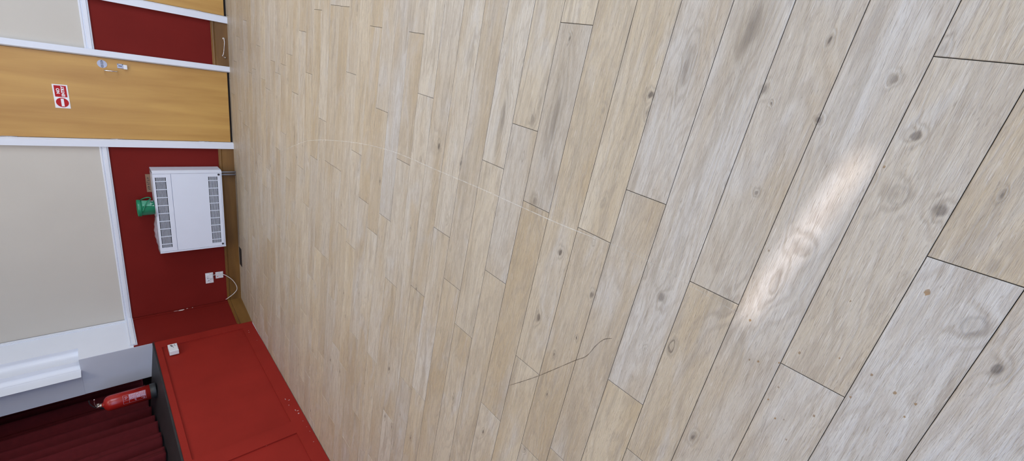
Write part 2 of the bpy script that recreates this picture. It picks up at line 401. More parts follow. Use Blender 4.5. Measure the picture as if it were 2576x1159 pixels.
def build_floor():
    bm = bmesh.new(); lay = bm.loops.layers.float_color.new('plank')
    xmin, xmax = -3.66, XR + 0.02
    gy = 0.0007; gx = 0.0008; cz = 0.0012
    rnd = random.Random(11)
    for k in range(-35, 42):
        ya = Y0 + k * PITCH; yb = ya + PITCH
        js = list(JOINTS.get(k, [rnd.uniform(-1.2, -0.1)])); js.sort()
        near = k <= 15          # rows seen closely: no joints but the ones in the photograph
        vx0 = -0.56 - (ya + 0.31) * 0.99; vx1 = 0.34
        if near and k not in JOINTS: js = [vx1 + rnd.uniform(.05, .3)]
        full = [js[0]]
        for a in js[1:]:
            while a - full[-1] > 1.6 and not near: full.append(full[-1] + BL)
            full.append(a)
        while full[0] > xmin:
            q = full[0] - rnd.choice((BL, BL, BL, 0.78))
            if near and q > vx0 and k > -4: q = vx0 - rnd.uniform(.02, .2)
            full.insert(0, q)
        while full[-1] < xmax:
            q = full[-1] + rnd.choice((BL, BL, BL, 0.68))
            if near and q < vx1: q = vx1 + rnd.uniform(.02, .2)
            full.append(q)
        for a, b in zip(full, full[1:]):
            a = max(a, xmin); b = min(b, xmax)
            if b - a < 0.01: continue
            tone, hue, r3 = 0.5, rnd.uniform(0.50, 0.98), rnd.random()
            tone = 0.22 + 0.68 * rnd.random()
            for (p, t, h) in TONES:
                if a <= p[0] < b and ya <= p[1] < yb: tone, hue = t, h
            x0, x1, y0, y1 = a + gx, b - gx, ya + gy, yb - gy
            e = 0.0012
            top = [bm.verts.new(p) for p in ((x0 + e, y0 + e, 0), (x1 - e, y0 + e, 0), (x1 - e, y1 - e, 0), (x0 + e, y1 - e, 0))]
            mid = [bm.verts.new(p) for p in ((x0, y0, -cz), (x1, y0, -cz), (x1, y1, -cz), (x0, y1, -cz))]
            low = [bm.verts.new(p) for p in ((x0, y0, -.006), (x1, y0, -.006), (x1, y1, -.006), (x0, y1, -.006))]
            fs = [bm.faces.new(top)]
            for q in range(4):
                q2 = (q + 1) % 4
                fs.append(bm.faces.new((mid[q], mid[q2], top[q2], top[q])))
                g = bm.faces.new((low[q], low[q2], mid[q2], mid[q])); g.material_index = 1
            for f in fs:
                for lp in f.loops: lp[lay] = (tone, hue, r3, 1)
    ya, yb = Y0 - 35 * PITCH, Y0 + 42 * PITCH
    vs = [bm.verts.new(p) for p in ((xmin, ya, -.005), (xmax, ya, -.005), (xmax, yb, -.005), (xmin, yb, -.005))]
    bm.faces.new(vs).material_index = 1
    me = bpy.data.meshes.new('floor'); bm.to_mesh(me); bm.free()
    me.materials.append(M['floor']); me.materials.append(M['seam'])
    o = bpy.data.objects.new('floor', me); COL.objects.link(o)
    return struct(o, 'pale oak board floor running across the hall')
floor = build_floor()

def ribbon(name, pts, w, mat, parent, z=0.0004, n=8):
    pts = smooth_path([(x, y, z) for x, y in pts], n); bm = bmesh.new(); prev = None
    for i, p in enumerate(pts):
        d = (pts[min(i + 1, len(pts) - 1)] - pts[max(i - 1, 0)]).normalized(); nrm = Vector((-d.y, d.x, 0))
        ww = w * (0.25 + 0.75 * min(1, i / 4, (len(pts) - 1 - i) / 4))
        a, b = bm.verts.new(p + nrm * ww / 2), bm.verts.new(p - nrm * ww / 2)
        if prev: bm.faces.new((prev[0], prev[1], b, a))
        prev = (a, b)
    me = bpy.data.meshes.new(name); bm.to_mesh(me); bm.free(); me.materials.append(mat)
    o = bpy.data.objects.new(name, me); COL.objects.link(o); o.parent = parent; return o
ribbon('pale_scratch', [(-1.136, 4.323), (-0.881, 3.707), (-0.779, 3.37), (-0.696, 3.006), (-0.615, 2.582), (-0.566, 2.185), (-0.547, 1.779),
                        (-0.53, 1.453), (-0.521, 1.183), (-0.513, 0.958), (-0.5, 0.768)], 0.0032, M['scratch_w'], floor)
ribbon('pale_scratch', [(-0.5, 0.768), (-0.489, 0.605), (-0.503, 0.402), (-0.518, 0.225)], 0.0010, M['scratch_w'], floor)
ribbon('dark_scratch', [(-1.349, 1.008), (-1.212, 0.885), (-1.117, 0.807), (-1.0, 0.714), (-0.948, 0.671), (-0.881, 0.645), (-0.84, 0.622), (-0.817, 0.594)],
       0.0024, M['scratch_d'], floor)
def blob(name, x, y, r, mat, parent, rnd, z=0.0005):
    bm = bmesh.new(); n = 11; ph = rnd.uniform(0, 6)
    vs = [bm.verts.new((x + r * rnd.uniform(.65, 1.2) * math.cos(2 * PI * k / n + ph) * 1.15, y + r * rnd.uniform(.65, 1.2) * math.sin(2 * PI * k / n + ph) * .8, z)) for k in range(n)]
    bm.faces.new(vs); me = bpy.data.meshes.new(name); bm.to_mesh(me); bm.free(); me.materials.append(mat)
    o = bpy.data.objects.new(name, me); COL.objects.link(o); o.parent = parent
rs = random.Random(3)
for (x, y, r) in [(-0.274, -0.061, 6.5), (-0.518, -0.102, 4), (-0.503, -0.052, 3), (-0.52, -0.141, 3), (-0.56, -0.137, 2.4), (-0.501, 0.014, 2.5),
                  (-0.517, 0.223, 4), (-0.625, 0.185, 3), (-0.617, 0.164, 3), (-0.655, 0.097, 3), (-0.704, 0.105, 3), (-0.744, 0.072, 3),
                  (-0.733, 0.054, 2.4), (-0.782, 0.029, 3), (-0.676, 0.003, 3.6), (-0.314, 0.25, 3), (-0.043, 0.107, 3), (-0.357, 0.048, 2.4),
                  (-0.58, -0.04, 3), (-0.537, 0.09, 3.6), (-0.59, 0.12, 2.6)]:
    blob('dried_stain', x, y, r / 1000.0, M['stain'], floor, rs)

# ------------------------------------------------------------------ back wall (with two door openings)
def wall_seg(mb, s0, s1, z0, z1, zsplit=1.16, th=0.15):
    if z0 < zsplit < z1:
        mb.box(s0, s1, 0, th, z0, zsplit, 1); mb.box(s0, s1, 0, th, zsplit, z1, 0)
    else: mb.box(s0, s1, 0, th, z0, z1, 0 if z0 >= zsplit else 1)
mb = MB()
wall_seg(mb, -3.60, -1.475, -.006, ZC); wall_seg(mb, -0.650, -0.120, -.006, ZC); wall_seg(mb, 0.740, 3.05, -.006, ZC)
mb.box(-1.475, -0.650, 0, .15, 2.03, ZC, 0); mb.box(-0.120, 0.740, 0, .15, 2.03, ZC, 0)
struct(mb.build('wall_back', [M['cream'], M['red']], frame=WF(0)), 'back wall, cream above the dado rail and dark red below')
# dark lobby behind the doors
mb = MB(); mb.box(-1.6, 0.9, .30, .32, -.01, 2.3)
struct(mb.build('wall_lobby', M['darkgap'], frame=WF(0)), 'dark space behind the doors')

def skirting(name, s0, s1, frame, ext=0.0, h=0.158):
    mb = MB()
    prof = [(0, 0), (-.022, 0), (-.022, h - .040), (-.019, h - .037), (-.019, h - .033), (-.024, h - .029), (-.027, h - .020), (-.024, h - .010), (-.016, h - .005), (-.012, h), (0, h)]
    mb.prism(prof, 'x', s0, s1)
    o = mb.build(name, M['skirt'], frame=frame); return o
struct(skirting('baseboard_back', -3.60, -1.543, WF(0)), 'varnished wood skirting under the heater and sockets')
struct(skirting('baseboard_back_middle', -0.589, -0.130, WF(0)), 'short varnished skirting between the two doors')
struct(skirting('baseboard_back_right', 0.815, 3.0, WF(0)), 'varnished skirting right of the doors')
struct(skirting('baseboard_left', 0.0, 0.535, NF(0)), 'short varnished skirting beside the stage')

def dado(name, s0, s1, frame, z0=1.128, z1=1.197):
    mb = MB(); z = z0; w = z1 - z0
    prof = [(0, z), (-.014, z), (-.017, z + .004), (-.017, z + .006), (-.012, z + .009), (-.020, z + .013), (-.022, z + .016), (-.022, z + w * .56), (-.020, z + w * .60),
            (-.009, z + w * .66), (-.009, z + w * .74), (-.014, z + w * .78), (-.016, z + w * .90), (-.012, z + w), (0, z + w)]
    mb.prism(prof, 'x', s0, s1)
    return mb.build(name, M['white'], frame=frame)
struct(dado('trim_1', -3.60, -1.543, WF(0)), 'white dado rail above the heater')
struct(dado('trim_2', -0.589, -0.130, WF(0)), 'white dado rail between the two doors')
struct(dado('trim_3', 0.815, 3.0, WF(0)), 'white dado rail right of the doors')
struct(dado('trim_4', 0.06, 0.53, NF(0), 1.125, 1.193), 'short white dado rail beside the stage')

# ------------------------------------------------------------------ doors
def make_door(name, s0, s1, hinge_side, frame_s, label):
    e = empty(name, WF(s0)); e['kind'] = 'structure'; e['label'] = label; e['category'] = 'door'
    w = s1 - s0
    MB().box(0.002, w - 0.002, -.004, .040, .022, 2.0, bev=.002).build('door_leaf', M['door'], e)
    a, b = frame_s
    mb = MB()
    def arch(x0, x1, inner_right):
        # architrave section with a chamfer on the door side
        if inner_right: p = [(x0, .06), (x0, -.040), (x1 - .012, -.040), (x1, -.020), (x1, .06)]
        else: p = [(x0, .06), (x0, -.020), (x0 + .012, -.040), (x1, -.040), (x1, .06)]
        mb.prism(p, 'z', 0.0, 2.075)
    arch(a - s0, -0.001, True); arch(w + 0.001, b - s0, False)
    mb.box(-0.001, w + .001, -.040, .06, 2.004, 2.075)
    mb.build('door_frame', M['white'], e)
    MB().box(0, w, .012, .030, -.004, .024).build('threshold', M['darkgap'], e)  # near-black strip painting in the shade under the leaf
    for zc in ((0.287, 0.11), (1.046, 0.105), (1.797, 0.10)):
        hx = -0.001 if hinge_side == 'left' else w + .001
        mb = MB(); h = zc[1]
        mb.box(hx - .010, hx + .006, -.0065, -.0035, zc[0] - h / 2, zc[0] + h / 2)
        mb.lathe([(.0045, -h / 2), (.0045, h / 2)], (hx, -.009, zc[0]), 12)
        for q in (-1, 0, 1):
            mb.lathe([(.0052, -.004), (.0052, .004)], (hx, -.009, zc[0] + q * h * .3), 12)
        mb.build('hinge', M['steel'], e)
    return e
d1 = make_door('door_1', -1.465, -0.656, 'left', (-1.541, -0.589), 'light oak veneer door with a no entry sign')
d2 = make_door('door_2', -0.055, 0.74, 'left', (-0.129, 0.815), 'light oak veneer door at the right edge')

def disc_y(mb, x, z, r, y0, y1, seg=28, mi=0): mb.lathe([(r, y0), (r, y1)], (x, 0, z), seg, mi, 'y', False)
# disc notice, lock and pull handle belong to door 1
ox = 1.465
mb = MB(); disc_y(mb, ox - .718, 1.087, .037, -.0075, -.004)
plate = mb.build('notice_disc', M['steel'], d1); plate['label'] = 'grey metal fire door disc'
text_part('lettering', 'FIRE DOOR\nKEEP SHUT', .0125, M['ink'], plate, (ox - .718, -.0078, 1.087), (PI / 2, 0, 0), bold=.0003)
for zz in (1.087,):
    for xx in (.687, .749):
        mb = MB(); disc_y(mb, ox - xx, zz, .0035, -.0095, -.007, 12); mb.build('screw', M['ink'], plate)
mb = MB()
mb.tube(smooth_path([(ox - .773, -.004, 1.078), (ox - .774, -.040, 1.078), (ox - .775, -.052, 1.070), (ox - .775, -.054, 1.03), (ox - .775, -.052, .990), (ox - .774, -.040, .982), (ox - .773, -.004, .982)], 5), .0052, 12)
h_ = mb.build('pull_handle', M['chrome'], d1); h_['label'] = 'chrome pull handle'
mb = MB(); mb.box(ox - .742, ox - .698, -.010, -.004, .930, .976, bev=.001)
lk = mb.build('lock_plate', M['steel'], d1)
mb = MB(); mb.box(ox - .722, ox - .716, -.0112, -.0095, .940, .966); mb.box(ox - .707, ox - .700, -.0112, -.0095, .966, .973); mb.box(ox - .707, ox - .700, -.0112, -.0095, .932, .939); mb.build('keyhole', M['ink'], lk)
mb = MB(); mb.box(ox - .745, ox - .702, -.034, -.004, .900, .930, bev=.003); mb.build('lock_snib', M['plastic'], d1)

# NO ENTRY sign
sg = empty('no_entry_sign', WF(-1.175, 1.358, .0045), 'red and white NO ENTRY sign screwed flat on the oak door', 'sign')
MB().box(0, .222, -.003, 0, 0, .105, bev=.0006).build('sign_board', M['signwhite'], sg)
mb = MB(); mb.box(.106, .212, -.0037, -.0029, .011, .094); mb.build('red_field', M['signred'], sg)
mb = MB(); disc_y(mb, .054, .0515, .044, -.0037, -.0029, 48); mb.build('red_disc', M['signred'], sg)
mb = MB(); mb.box(.018, .090, -.0043, -.0036, .040, .060); mb.build('white_bar', M['signwhite'], sg)
text_part('lettering', 'NO', .030, M['signwhite'], sg, (.160, -.0038, .0690), (PI / 2, 0, 0), sx=1.05, bold=.0013)
text_part('lettering', 'ENTRY', .030, M['signwhite'], sg, (.159, -.0038, .0360), (PI / 2, 0, 0), sx=1.02, bold=.0013)

# cabin hook on the short skirting
hk = empty('cabin_hook', WF(-0.40, 0.04, .022), 'chrome cabin hook fixed to the short skirting between the doors', 'hook')
mb = MB(); mb.lathe([(.014, 0), (.014, -.003), (.010, -.006), (.006, -.008), (.006, -.016), (.002, -.018)], (.108, 0, 0), 20, axis='y'); mb.build('mounting_rose', M['chrome'], hk)
mb = MB(); mb.tube(smooth_path([(.105, -.013, 0), (.085, -.016, .000), (.07, -.016, -.002), (0, -.018, .006), (-.062, -.018, .016), (-.078, -.018, .026), (-.087, -.016, .018), (-.092, -.013, .004)], 5), .0034, 10); mb.build('hook_bar', M['chrome'], hk)
mb = MB(); mb.lathe([(.013, 0), (.013, -.003), (.007, -.006), (.005, -.015), (.002, -.018)], (-.094, 0, -.004), 20, axis='y'); mb.build('eye_plate', M['chrome'], hk)

# ------------------------------------------------------------------ left nib wall, proscenium and stage
mb = MB()
# lower red, upper white; local x along the wall towards the corner, +y into the wall
mb.box(.0, .60, 0, .14, -.006, 1.0, 0); mb.box(.032, .60, 0, .14, 1.0, 1.16, 0); mb.box(.032, .60, 0, .14, 1.16, 1.60, 1); mb.box(.215, .60, 0, .14, 1.60, ZC, 1)
struct(mb.build('wall_left', [M['red'], M['white']], frame=NF(0)), 'short return wall between the stage and the back wall, white over red')
mb = MB(); mb.box(.500, .528, -.012, 0.0, 1.193, ZC); mb.box(.492, .500, -.005, 0, 1.193, ZC)
struct(mb.build('trim_5', M['white'], frame=NF(0)), 'white corner batten rising from the dado rail')
# red bead in the corner and the joint strip beside the stage
mb = MB(); mb.box(.500, .530, -.010, 0, .158, 1.128)
struct(mb.build('trim_6', M['red'], frame=NF(0)), 'red painted bead in the wall corner')
mb = MB(); mb.prism([(.004, 0), (.050, 0), (.042, -.006), (.004, -.004)], 'z', 0.0, 1.0)
struct(mb.build('trim_7', M['red'], frame=NF(0)), 'dark red cover strip where the wall meets the stage')
# reveal of the proscenium, facing the hall
mb = MB()
mb.box(-4.13, -3.671, 5.43, 5.50, 1.0, 1.60, 0, bev=.003); mb.box(-4.13, -3.80, 5.43, 5.50, 1.60, ZC, 0)
struct(mb.build('wall_proscenium', [M['grey']]), 'grey-white side of the stage opening')
# stepped coved moulding wrapping the edge of the opening
def cove(p, q, n=8):
    # quarter hollow from p to q (concave towards +x -y)
    out = []
    for i in range(n + 1):
        t = i / n * PI / 2
        out.append((q[0] + (p[0] - q[0]) * (1 - math.sin(t)), p[1] + (q[1] - p[1]) * (1 - math.cos(t))))
    return out
prof = [(-3.648, 5.64)] + cove((-3.650, 5.615), (-3.708, 5.585))[0:] 
prof = [(-3.645, 5.625), (-3.650, 5.612)] + cove((-3.664, 5.610), (-3.722, 5.545)) + [(-3.724, 5.478), (-3.742, 5.474)] + cove((-3.752, 5.472), (-3.806, 5.400)) + [(-3.808, 5.306), (-3.818, 5.44), (-3.80, 5.625)]
mb = MB(); mb.prism([(a, b) for a, b in prof], 'z', 1.597, ZC)
struct(mb.build('trim_8', M['white']), 'stepped white coved moulding round the stage opening')
# header over the stage opening
mb = MB(); mb.box(-4.13, -3.66, -3.2, 5.43, 3.0, ZC)
struct(mb.build('wall_left_header', M['white']), 'white wall over the stage opening')
mb = MB(); mb.box(-4.13, -3.66, -5.2, -3.2, 0, ZC)
struct(mb.build('wall_left_near', M['cream']), 'cream wall at the near end of the stage')

# stage: raked black deck, red panelled front
st = empty('stage', SF(0), 'raised stage with red panelled front and black deck', 'stage')
LEN = 8.55
mb = MB()
deck = [(0.004, .975), (0.004, 1.0), (.06, 1.001), (2.7, 1.27), (2.7, .975)]   # (y local into stage, z)
mb.prism([(u, v) for u, v in deck], 'x', -LEN, 0.03)
mb.build('deck', M['black'], st)
MB().box(-LEN, 0.0, -.006, .012, .985, 1.0015, bev=.003).build('nosing', M['black'], st)
# carcase
rail_top = (.931, .985); rail_bot = (0.004, .134)
mb = MB(); mb.box(-LEN, 0, .014, .030, .01, .985); mb.build('front_panel', M['litred'], st)
mb = MB(); mb.box(-LEN, 0, -.002, .016, *rail_top); mb.build('top_rail', M['litred'], st)
mb = MB(); mb.box(-LEN, 0, -.002, .016, *rail_bot); mb.build('bottom_rail', M['litred'], st)
MB().box(-.118, 0.0, -.002, .016, .134, .931).build('stile', M['litred'], st)
MB().box(0.0, 0.012, 0.0, .20, .0, 1.0).build('end_board', M['litred'], st)
t = -1.925
while t > -LEN + .3:
    MB().box(t - .165, t, -.002, .016, .134, .931).build('stile', M['litred'], st); t -= 1.975
# rubbed patches along the bottom rail
rs2 = random.Random(5)
def scuff(t, z, w, h, mat='chipf'):
    bm = bmesh.new(); n = 8
    vs = [bm.verts.new((t + w * math.cos(2 * PI * k / n) * rs2.uniform(.6, 1.1), -.0035, z + h * math.sin(2 * PI * k / n) * rs2.uniform(.6, 1.1))) for k in range(n)]
    bm.faces.new(vs); me = bpy.data.meshes.new('paint_chip'); bm.to_mesh(me); bm.free(); me.materials.append(M[mat])
    o = bpy.data.objects.new('paint_chip', me); COL.objects.link(o); o.parent = st
for (t, z, w, h) in [(-1.60, .085, .012, .004), (-1.63, .060, .005, .012), (-1.70, .082, .006, .004), (-1.80, .052, .016, .005), (-1.82, .035, .005, .010),
                     (-1.86, .040, .009, .009), (-1.98, .040, .006, .004), (-2.07, .035, .004, .003), (-2.14, .030, .006, .004), (-2.28, .045, .005, .004),
                     (-0.20, .085, .006, .003), (-0.24, .09, .004, .006), (-2.1, .40, .003, .003), (-.45, .055, .01, .002)]:
    scuff(t, z, w, h)
# chips in the corner of the return wall
def chip(t, z, w, h):
    bm = bmesh.new(); n = 9
    vs = [bm.verts.new((t + w * math.cos(2 * PI * k / n) * rs2.uniform(.6, 1.2), -.0115, z + h * math.sin(2 * PI * k / n) * rs2.uniform(.7, 1.1))) for k in range(n)]
    bm.faces.new(vs); me = bpy.data.meshes.new('paint_chip'); bm.to_mesh(me); bm.free(); me.materials.append(M['chip'])
    o = bpy.data.objects.new('paint_chip', me); COL.objects.link(o); o.parent = bpy.data.objects['trim_6']
chip(.510, .66, .010, .035); chip(.520, .60, .004, .012); chip(.517, .545, .005, .006); chip(.512, .715, .003, .03)

# black stage surrounds
mb = MB(); mb.box(-7.0, -6.9, -5.0, 8.0, 0, ZC); mb.box(-7.0, -3.75, 7.9, 8.0, 0, ZC); mb.box(-7.0, -4.13, -5.1, -5.0, 0, ZC)
mb.box(-4.13, -3.76, 5.50, 7.9, 1.05, ZC)
struct(mb.build('wall_stage', M['stagewall']), 'black walls behind the stage curtain')

# ------------------------------------------------------------------ stage curtain
def curtain():
    # plan path: deep in the wings first, then running forward along the deck
    path = smooth_path([(-4.70, 7.2, 0), (-4.66, 6.6, 0), (-4.64, 6.1, 0), (-4.58, 5.6, 0), (-4.47, 5.22, 0), (-4.34, 4.88, 0), (-4.25, 4.55, 0), (-4.20, 4.25, 0), (-4.18, 3.8, 0), (-4.16, 3.2, 0), (-4.15, 2.0, 0), (-4.15, 0.0, 0), (-4.15, -3.3, 0)], 8)
    # resample evenly
    out = [path[0]]; step = .012; acc = 0
    for a, b in zip(path, path[1:]):
        d = (b - a).length; k = step - acc
        while k <= d:
            out.append(a + (b - a) * (k / d)); k += step
        acc = d - (k - step)
    bm = bmesh.new(); cols = []
    zs = [0, .02, .25, .6, 1.0, 1.5, 2.0, 2.4]
    for i, p in enumerate(out):
        d = (out[min(i + 1, len(out) - 1)] - out[max(i - 1, 0)]).normalized(); n = Vector((-d.y, d.x, 0))
        if n.x < 0: n = -n
        u = i * step
        col = []
        for j, z in enumerate(zs):
            w = .058 * math.sin(u * 2 * PI / .27 + 1.3 * math.sin(u * 2.1) + .15 * z) + .026 * math.sin(u * 2 * PI / .105 + 1.9 * math.sin(u * 3.2) + .35 * z) + .007 * math.sin(u * 2 * PI / .058 + 1.4 * math.sin(u * 4.1) + .6 * z) + .015 * math.sin(u * 5 + z * 1.2)
            w *= (1.0 - .12 * z)
            q = p + n * w
            zb = 1.0 + (-3.66 - q.x) * .1 + .012
            col.append(bm.verts.new((q.x, q.y, zb + z)))
        cols.append(col)
    for a, b in zip(cols, cols[1:]):
        for j in range(len(zs) - 1):
            f = bm.faces.new((a[j], b[j], b[j + 1], a[j + 1])); f.smooth = True
    me = bpy.data.meshes.new('stage_curtain'); bm.to_mesh(me); bm.free(); me.materials.append(M['curtain'])
    o = bpy.data.objects.new('stage_curtain', me); COL.objects.link(o)
    md = o.modifiers.new('thickness', 'SOLIDIFY'); md.thickness = .004
    tag(o, 'dark red velvet curtain hanging in folds across the stage', 'curtain')
curtain()

# ------------------------------------------------------------------ fire extinguisher on the stage
ex_x, ex_y = -4.015, 5.02
ex = empty('fire_extinguisher', (Vector((ex_x, ex_y, 1.036)), 0), 'red fire extinguisher with black foot standing on the stage by the curtain', 'fire extinguisher')
R_ = .080
mb = MB(); mb.lathe([(R_ + .003, 0), (R_ + .004, .004), (R_ + .004, .05), (R_ + .001, .052), (R_ - .002, .052)], seg=40); mb.build('foot_ring', M['extblack'], ex)
mb = MB(); mb.lathe([(R_, .05), (R_, .365), (R_ * .97, .385), (R_ * .88, .402), (R_ * .70, .416), (R_ * .45, .425), (.020, .430), (.018, .440)], seg=40); mb.build('cylinder_body', M['extred'], ex)
mb = MB(); mb.lathe([(.018, .436), (.020, .440), (.020, .455), (.014, .460), (.014, .478)], seg=24)
mb.box(-.012, .030, -.011, .011, .455, .475, bev=.003); mb.build('valve', M['brass'], ex)
mb = MB(); mb.tube(smooth_path([(-.010, 0, .478), (.02, 0, .487), (.06, 0, .492), (.10, 0, .485)], 4), .005, 8); mb.build('carry_handle', M['chrome'], ex)
mb = MB(); mb.tube(smooth_path([(-.012, 0, .482), (.02, 0, .505), (.06, 0, .522), (.105, 0, .525)], 4), .0045, 8); mb.build('squeeze_lever', M['extblack'], ex)
mb = MB(); mb.lathe([(.013, 0), (.013, .012), (.011, .014)], (-.002, -.022, .463), 20, axis='y'); mb.build('pressure_gauge', M['chrome'], ex)
mb = MB(); mb.tube(smooth_path([(-.010, .012, .468), (-.050, .030, .462), (-.080, .048, .42), (-.084, .050, .34), (-.083, .050, .22), (-.083, .050, .12)], 6), .009, 10); mb.build('hose', M['extblack'], ex)
# label facing the hall (towards +x -y)
lab0 = math.radians(-52 - 38); lab1 = math.radians(-52 + 34)
def patch(mb, a0, a1, z0, z1, off=.0008, mi=0): mb.lathe([(R_ + off, z0), (R_ + off, z1)], seg=14, mi=mi, arc=(a0, a1))
D = math.radians
mb = MB(); patch(mb, D(-66), D(-26), .095, .225); lb = mb.build('instruction_label', M['label'], ex)
mb = MB()
for (a0, a1, z0, z1) in [(-92, -26, .2255, .228), (-92, -26, .090, .0925), (-67, -65.5, .09, .275), (-92, -26, .272, .2745), (-92, -90.5, .09, .275), (-27, -25.5, .09, .275),
                         (-40, -37, .24, .262), (-48, -45, .236, .258), (-56, -52, .245, .262), (-86, -80, .10, .115), (-76, -72, .10, .13), (-84, -78, .17, .18), (-76, -70, .172, .185)]:
    patch(mb, D(a0), D(a1), z0, z1, .0012)
mb.build('label_border', M['label'], ex)
mb = MB(); rl = random.Random(2)
for r_ in range(9):
    z = .105 + r_ * .0128
    a = -64
    while a < -30:
        ln = rl.uniform(2, 6)
        if rl.random() < .75: patch(mb, D(a), D(min(a + ln, -28)), z, z + .004, .0014)
        a += ln + 1.6
mb.build('small_print', M['extred'], lb)

# white switch box on the stage front
bx = empty('junction_box', SF(-.245, .800), 'small white surface box on the red stage front', 'socket')
MB().box(-.078, .068, -.052, -.001, 0, .084, bev=.003).build('box_body', M['plastic'], bx)
mb = MB(); mb.box(-.070, .060, -.0545, -.051, .005, .079, bev=.001); fp = mb.build('face_plate', M['plastic'], bx)
for (a, b, z0, z1) in [(.030, .046, .046, .064), (.012, .026, .038, .058), (.034, .044, .020, .028), (.014, .022, .018, .026), (-.012, -.006, .036, .046)]:
    MB().box(a, b, -.0552, -.0544, z0, z1).build('socket_hole', M['ink'], bx)

# ------------------------------------------------------------------ convector heater on the back wall
HX0, HX1, HZ0, HZ1, HD = -2.742, -1.762, .176, .815, .22
ht = empty('convector_heater', WF(HX0), 'white wall-mounted fan convector heater with two dark grilles', 'heater')
W_ = HX1 - HX0
mb = MB(); mb.box(.016, W_ - .016, -.205, -.004, HZ0 + .004, HZ1 - .004, bev=.006); mb.build('casing', M['heater'], ht)
for a in (0, W_ - .030):
    mb = MB()
    # end caps with a chamfered front corner
    if a == 0: p = [(0, -.014), (0, -.190), (.014, -HD - .002), (.030, -HD - .002), (.030, -.002), (.010, -.002)]
    else: p = [(a, -.002), (a, -HD - .002), (a + .016, -HD - .002), (a + .030, -.190), (a + .030, -.014), (a + .020, -.002)]
    mb.prism(p, 'z', HZ0, HZ1 - (.0))
    mb.build('end_cap', M['heater'], ht)
def grille_panel(name, z0, z1, gz0, gz1, gx0, gx1):
    mb = MB(); y0, y1 = -HD, -HD + .014; a, b = .033, W_ - .033
    mb.box(a, b, y0, y1, z0, gz0); mb.box(a, b, y0, y1, gz1, z1); mb.box(a, gx0, y0, y1, gz0, gz1); mb.box(gx1, b, y0, y1, gz0, gz1)
    o = mb.build(name, M['heater'], ht)
    mb = MB(); mb.box(gx0 - .004, gx1 + .004, y1 - .001, y1 + .002, gz0 - .003, gz1 + .003)
    n = 8; p = (gz1 - gz0) / n
    mb.build('grille_backing', M['grille'], o)
    mb = MB()
    for k in range(n + 1):
        z = gz0 + k * p
        if k in (0, n): continue
        mb.box(gx0, gx1, y0 + .002, y0 + .008, z - p * .20, z + p * .20)
    L_ = gx1 - gx0; q = .0925; x = gx0 + (L_ - 8 * q) / 2
    for k in range(9):
        mb.box(x - .0035, x + .0035, y0 + .0005, y0 + .007, gz0, gz1); x += q
    mb.build('grille', M['heater'], o)
    return o
grille_panel('outlet_panel', .658, HZ1 - .006, .701, .794, HX0 * 0 + .077, .908)
grille_panel('front_panel', .190, .6545, .221, .312, .072, .906)
MB().box(.016, W_ - .016, -HD - .001, -.19, HZ0, .187, bev=.003).build('bottom_rail', M['heater'], ht)
MB().box(.012, W_ - .012, -HD - .001, -.004, HZ1 - .006, HZ1, bev=.002).build('top_plate', M['heater'], ht)
for a in (-2.689, -1.812):
    mb = MB(); mb.lathe([(.0115, 0), (.0115, -.003), (.007, -.005)], (a - HX0, -HD, .205 + .002), 18, axis='y')
    mb.box(a - HX0 - .003, a - HX0 + .003, -HD - .008, -HD - .004, .198, .216); mb.build('panel_lock', M['grille'], ht)
for a, nm in ((-1.822, 'a'), (-1.853, 'b')):
    pp = MB(); pp.tube([(0, 0, 0.0), (0, 0, .178)], .0105, 14); o = pp.build('heating_pipe', M['pipe'], None, frame=WF(a, 0, .060))
    tag(o, 'grey heating pipe rising from the floor to the heater, ' + ('right one of the pair' if nm == 'a' else 'left one of the pair'), 'pipe', 'pipes under the heater')

# green bucket on top of the heater
bk = empty('green_bucket', WF(-2.200, HZ1 + .0032, .118), 'green plastic tub with lid standing on top of the white heater', 'bucket')
mb = MB(); mb.lathe([(.072, 0), (.078, .003), (.086, .120), (.087, .122), (.083, .122), (.075, .010)], seg=40); mb.build('tub_body', M['green'], bk)
mb = MB(); mb.lathe([(.086, .114), (.092, .116), (.094, .120), (.094, .141), (.092, .146), (.087, .147), (.085, .143), (.020, .142)], seg=40); mb.build('lid', M['green'], bk)
mb = MB()
for ang in (D(-118), D(62)):
    mb.box(0, 0.0001, 0, 0.0001, 0.1, 0.1001)
pts = [(.090 * math.cos(D(-100)), .090 * math.sin(D(-100)), .108), (.086, -.075, .065), (.108, -.030, .028), (.118, .000, .040), (.106, .020, .075), (.092 * math.cos(D(30)), .092 * math.sin(D(30)), .108)]
mb = MB(); mb.tube(smooth_path(pts, 6), .0055, 8); mb.build('handle', M['green'], bk)
mb = MB(); mb.lathe([(.0865, .035), (.0905, .106)], seg=16, arc=(D(-62), D(-8)))
lb = mb.build('label_patch', M['greenlabel'], bk)
mb = MB()
for (a0, a1, z0, z1) in [(-18, -14, .012, .034), (-20, -4, .010, .014), (-8, -4, .012, .034), (-60, -55, .028, .033), (-50, -45, .028, .033), (-40, -33, .028, .033), (-42, -40, .012, .03), (-62, -59, .005, .02)]:
    mb.lathe([(.0800 + z0 * .067, z0), (.0800 + z1 * .067, z1)], seg=5, arc=(D(a0), D(a1)))
mb.build('lettering', M['signwhite'], bk)
# pale disk added under the bucket, sticking out over the heater edge
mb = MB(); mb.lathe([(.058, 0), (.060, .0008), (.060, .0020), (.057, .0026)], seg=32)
tag(mb.build('disk', M['greyplastic2'], None, frame=WF(-2.228, HZ1 + .0003, .190)), 'thin pale round coaster sticking out under the green tub', 'disk')
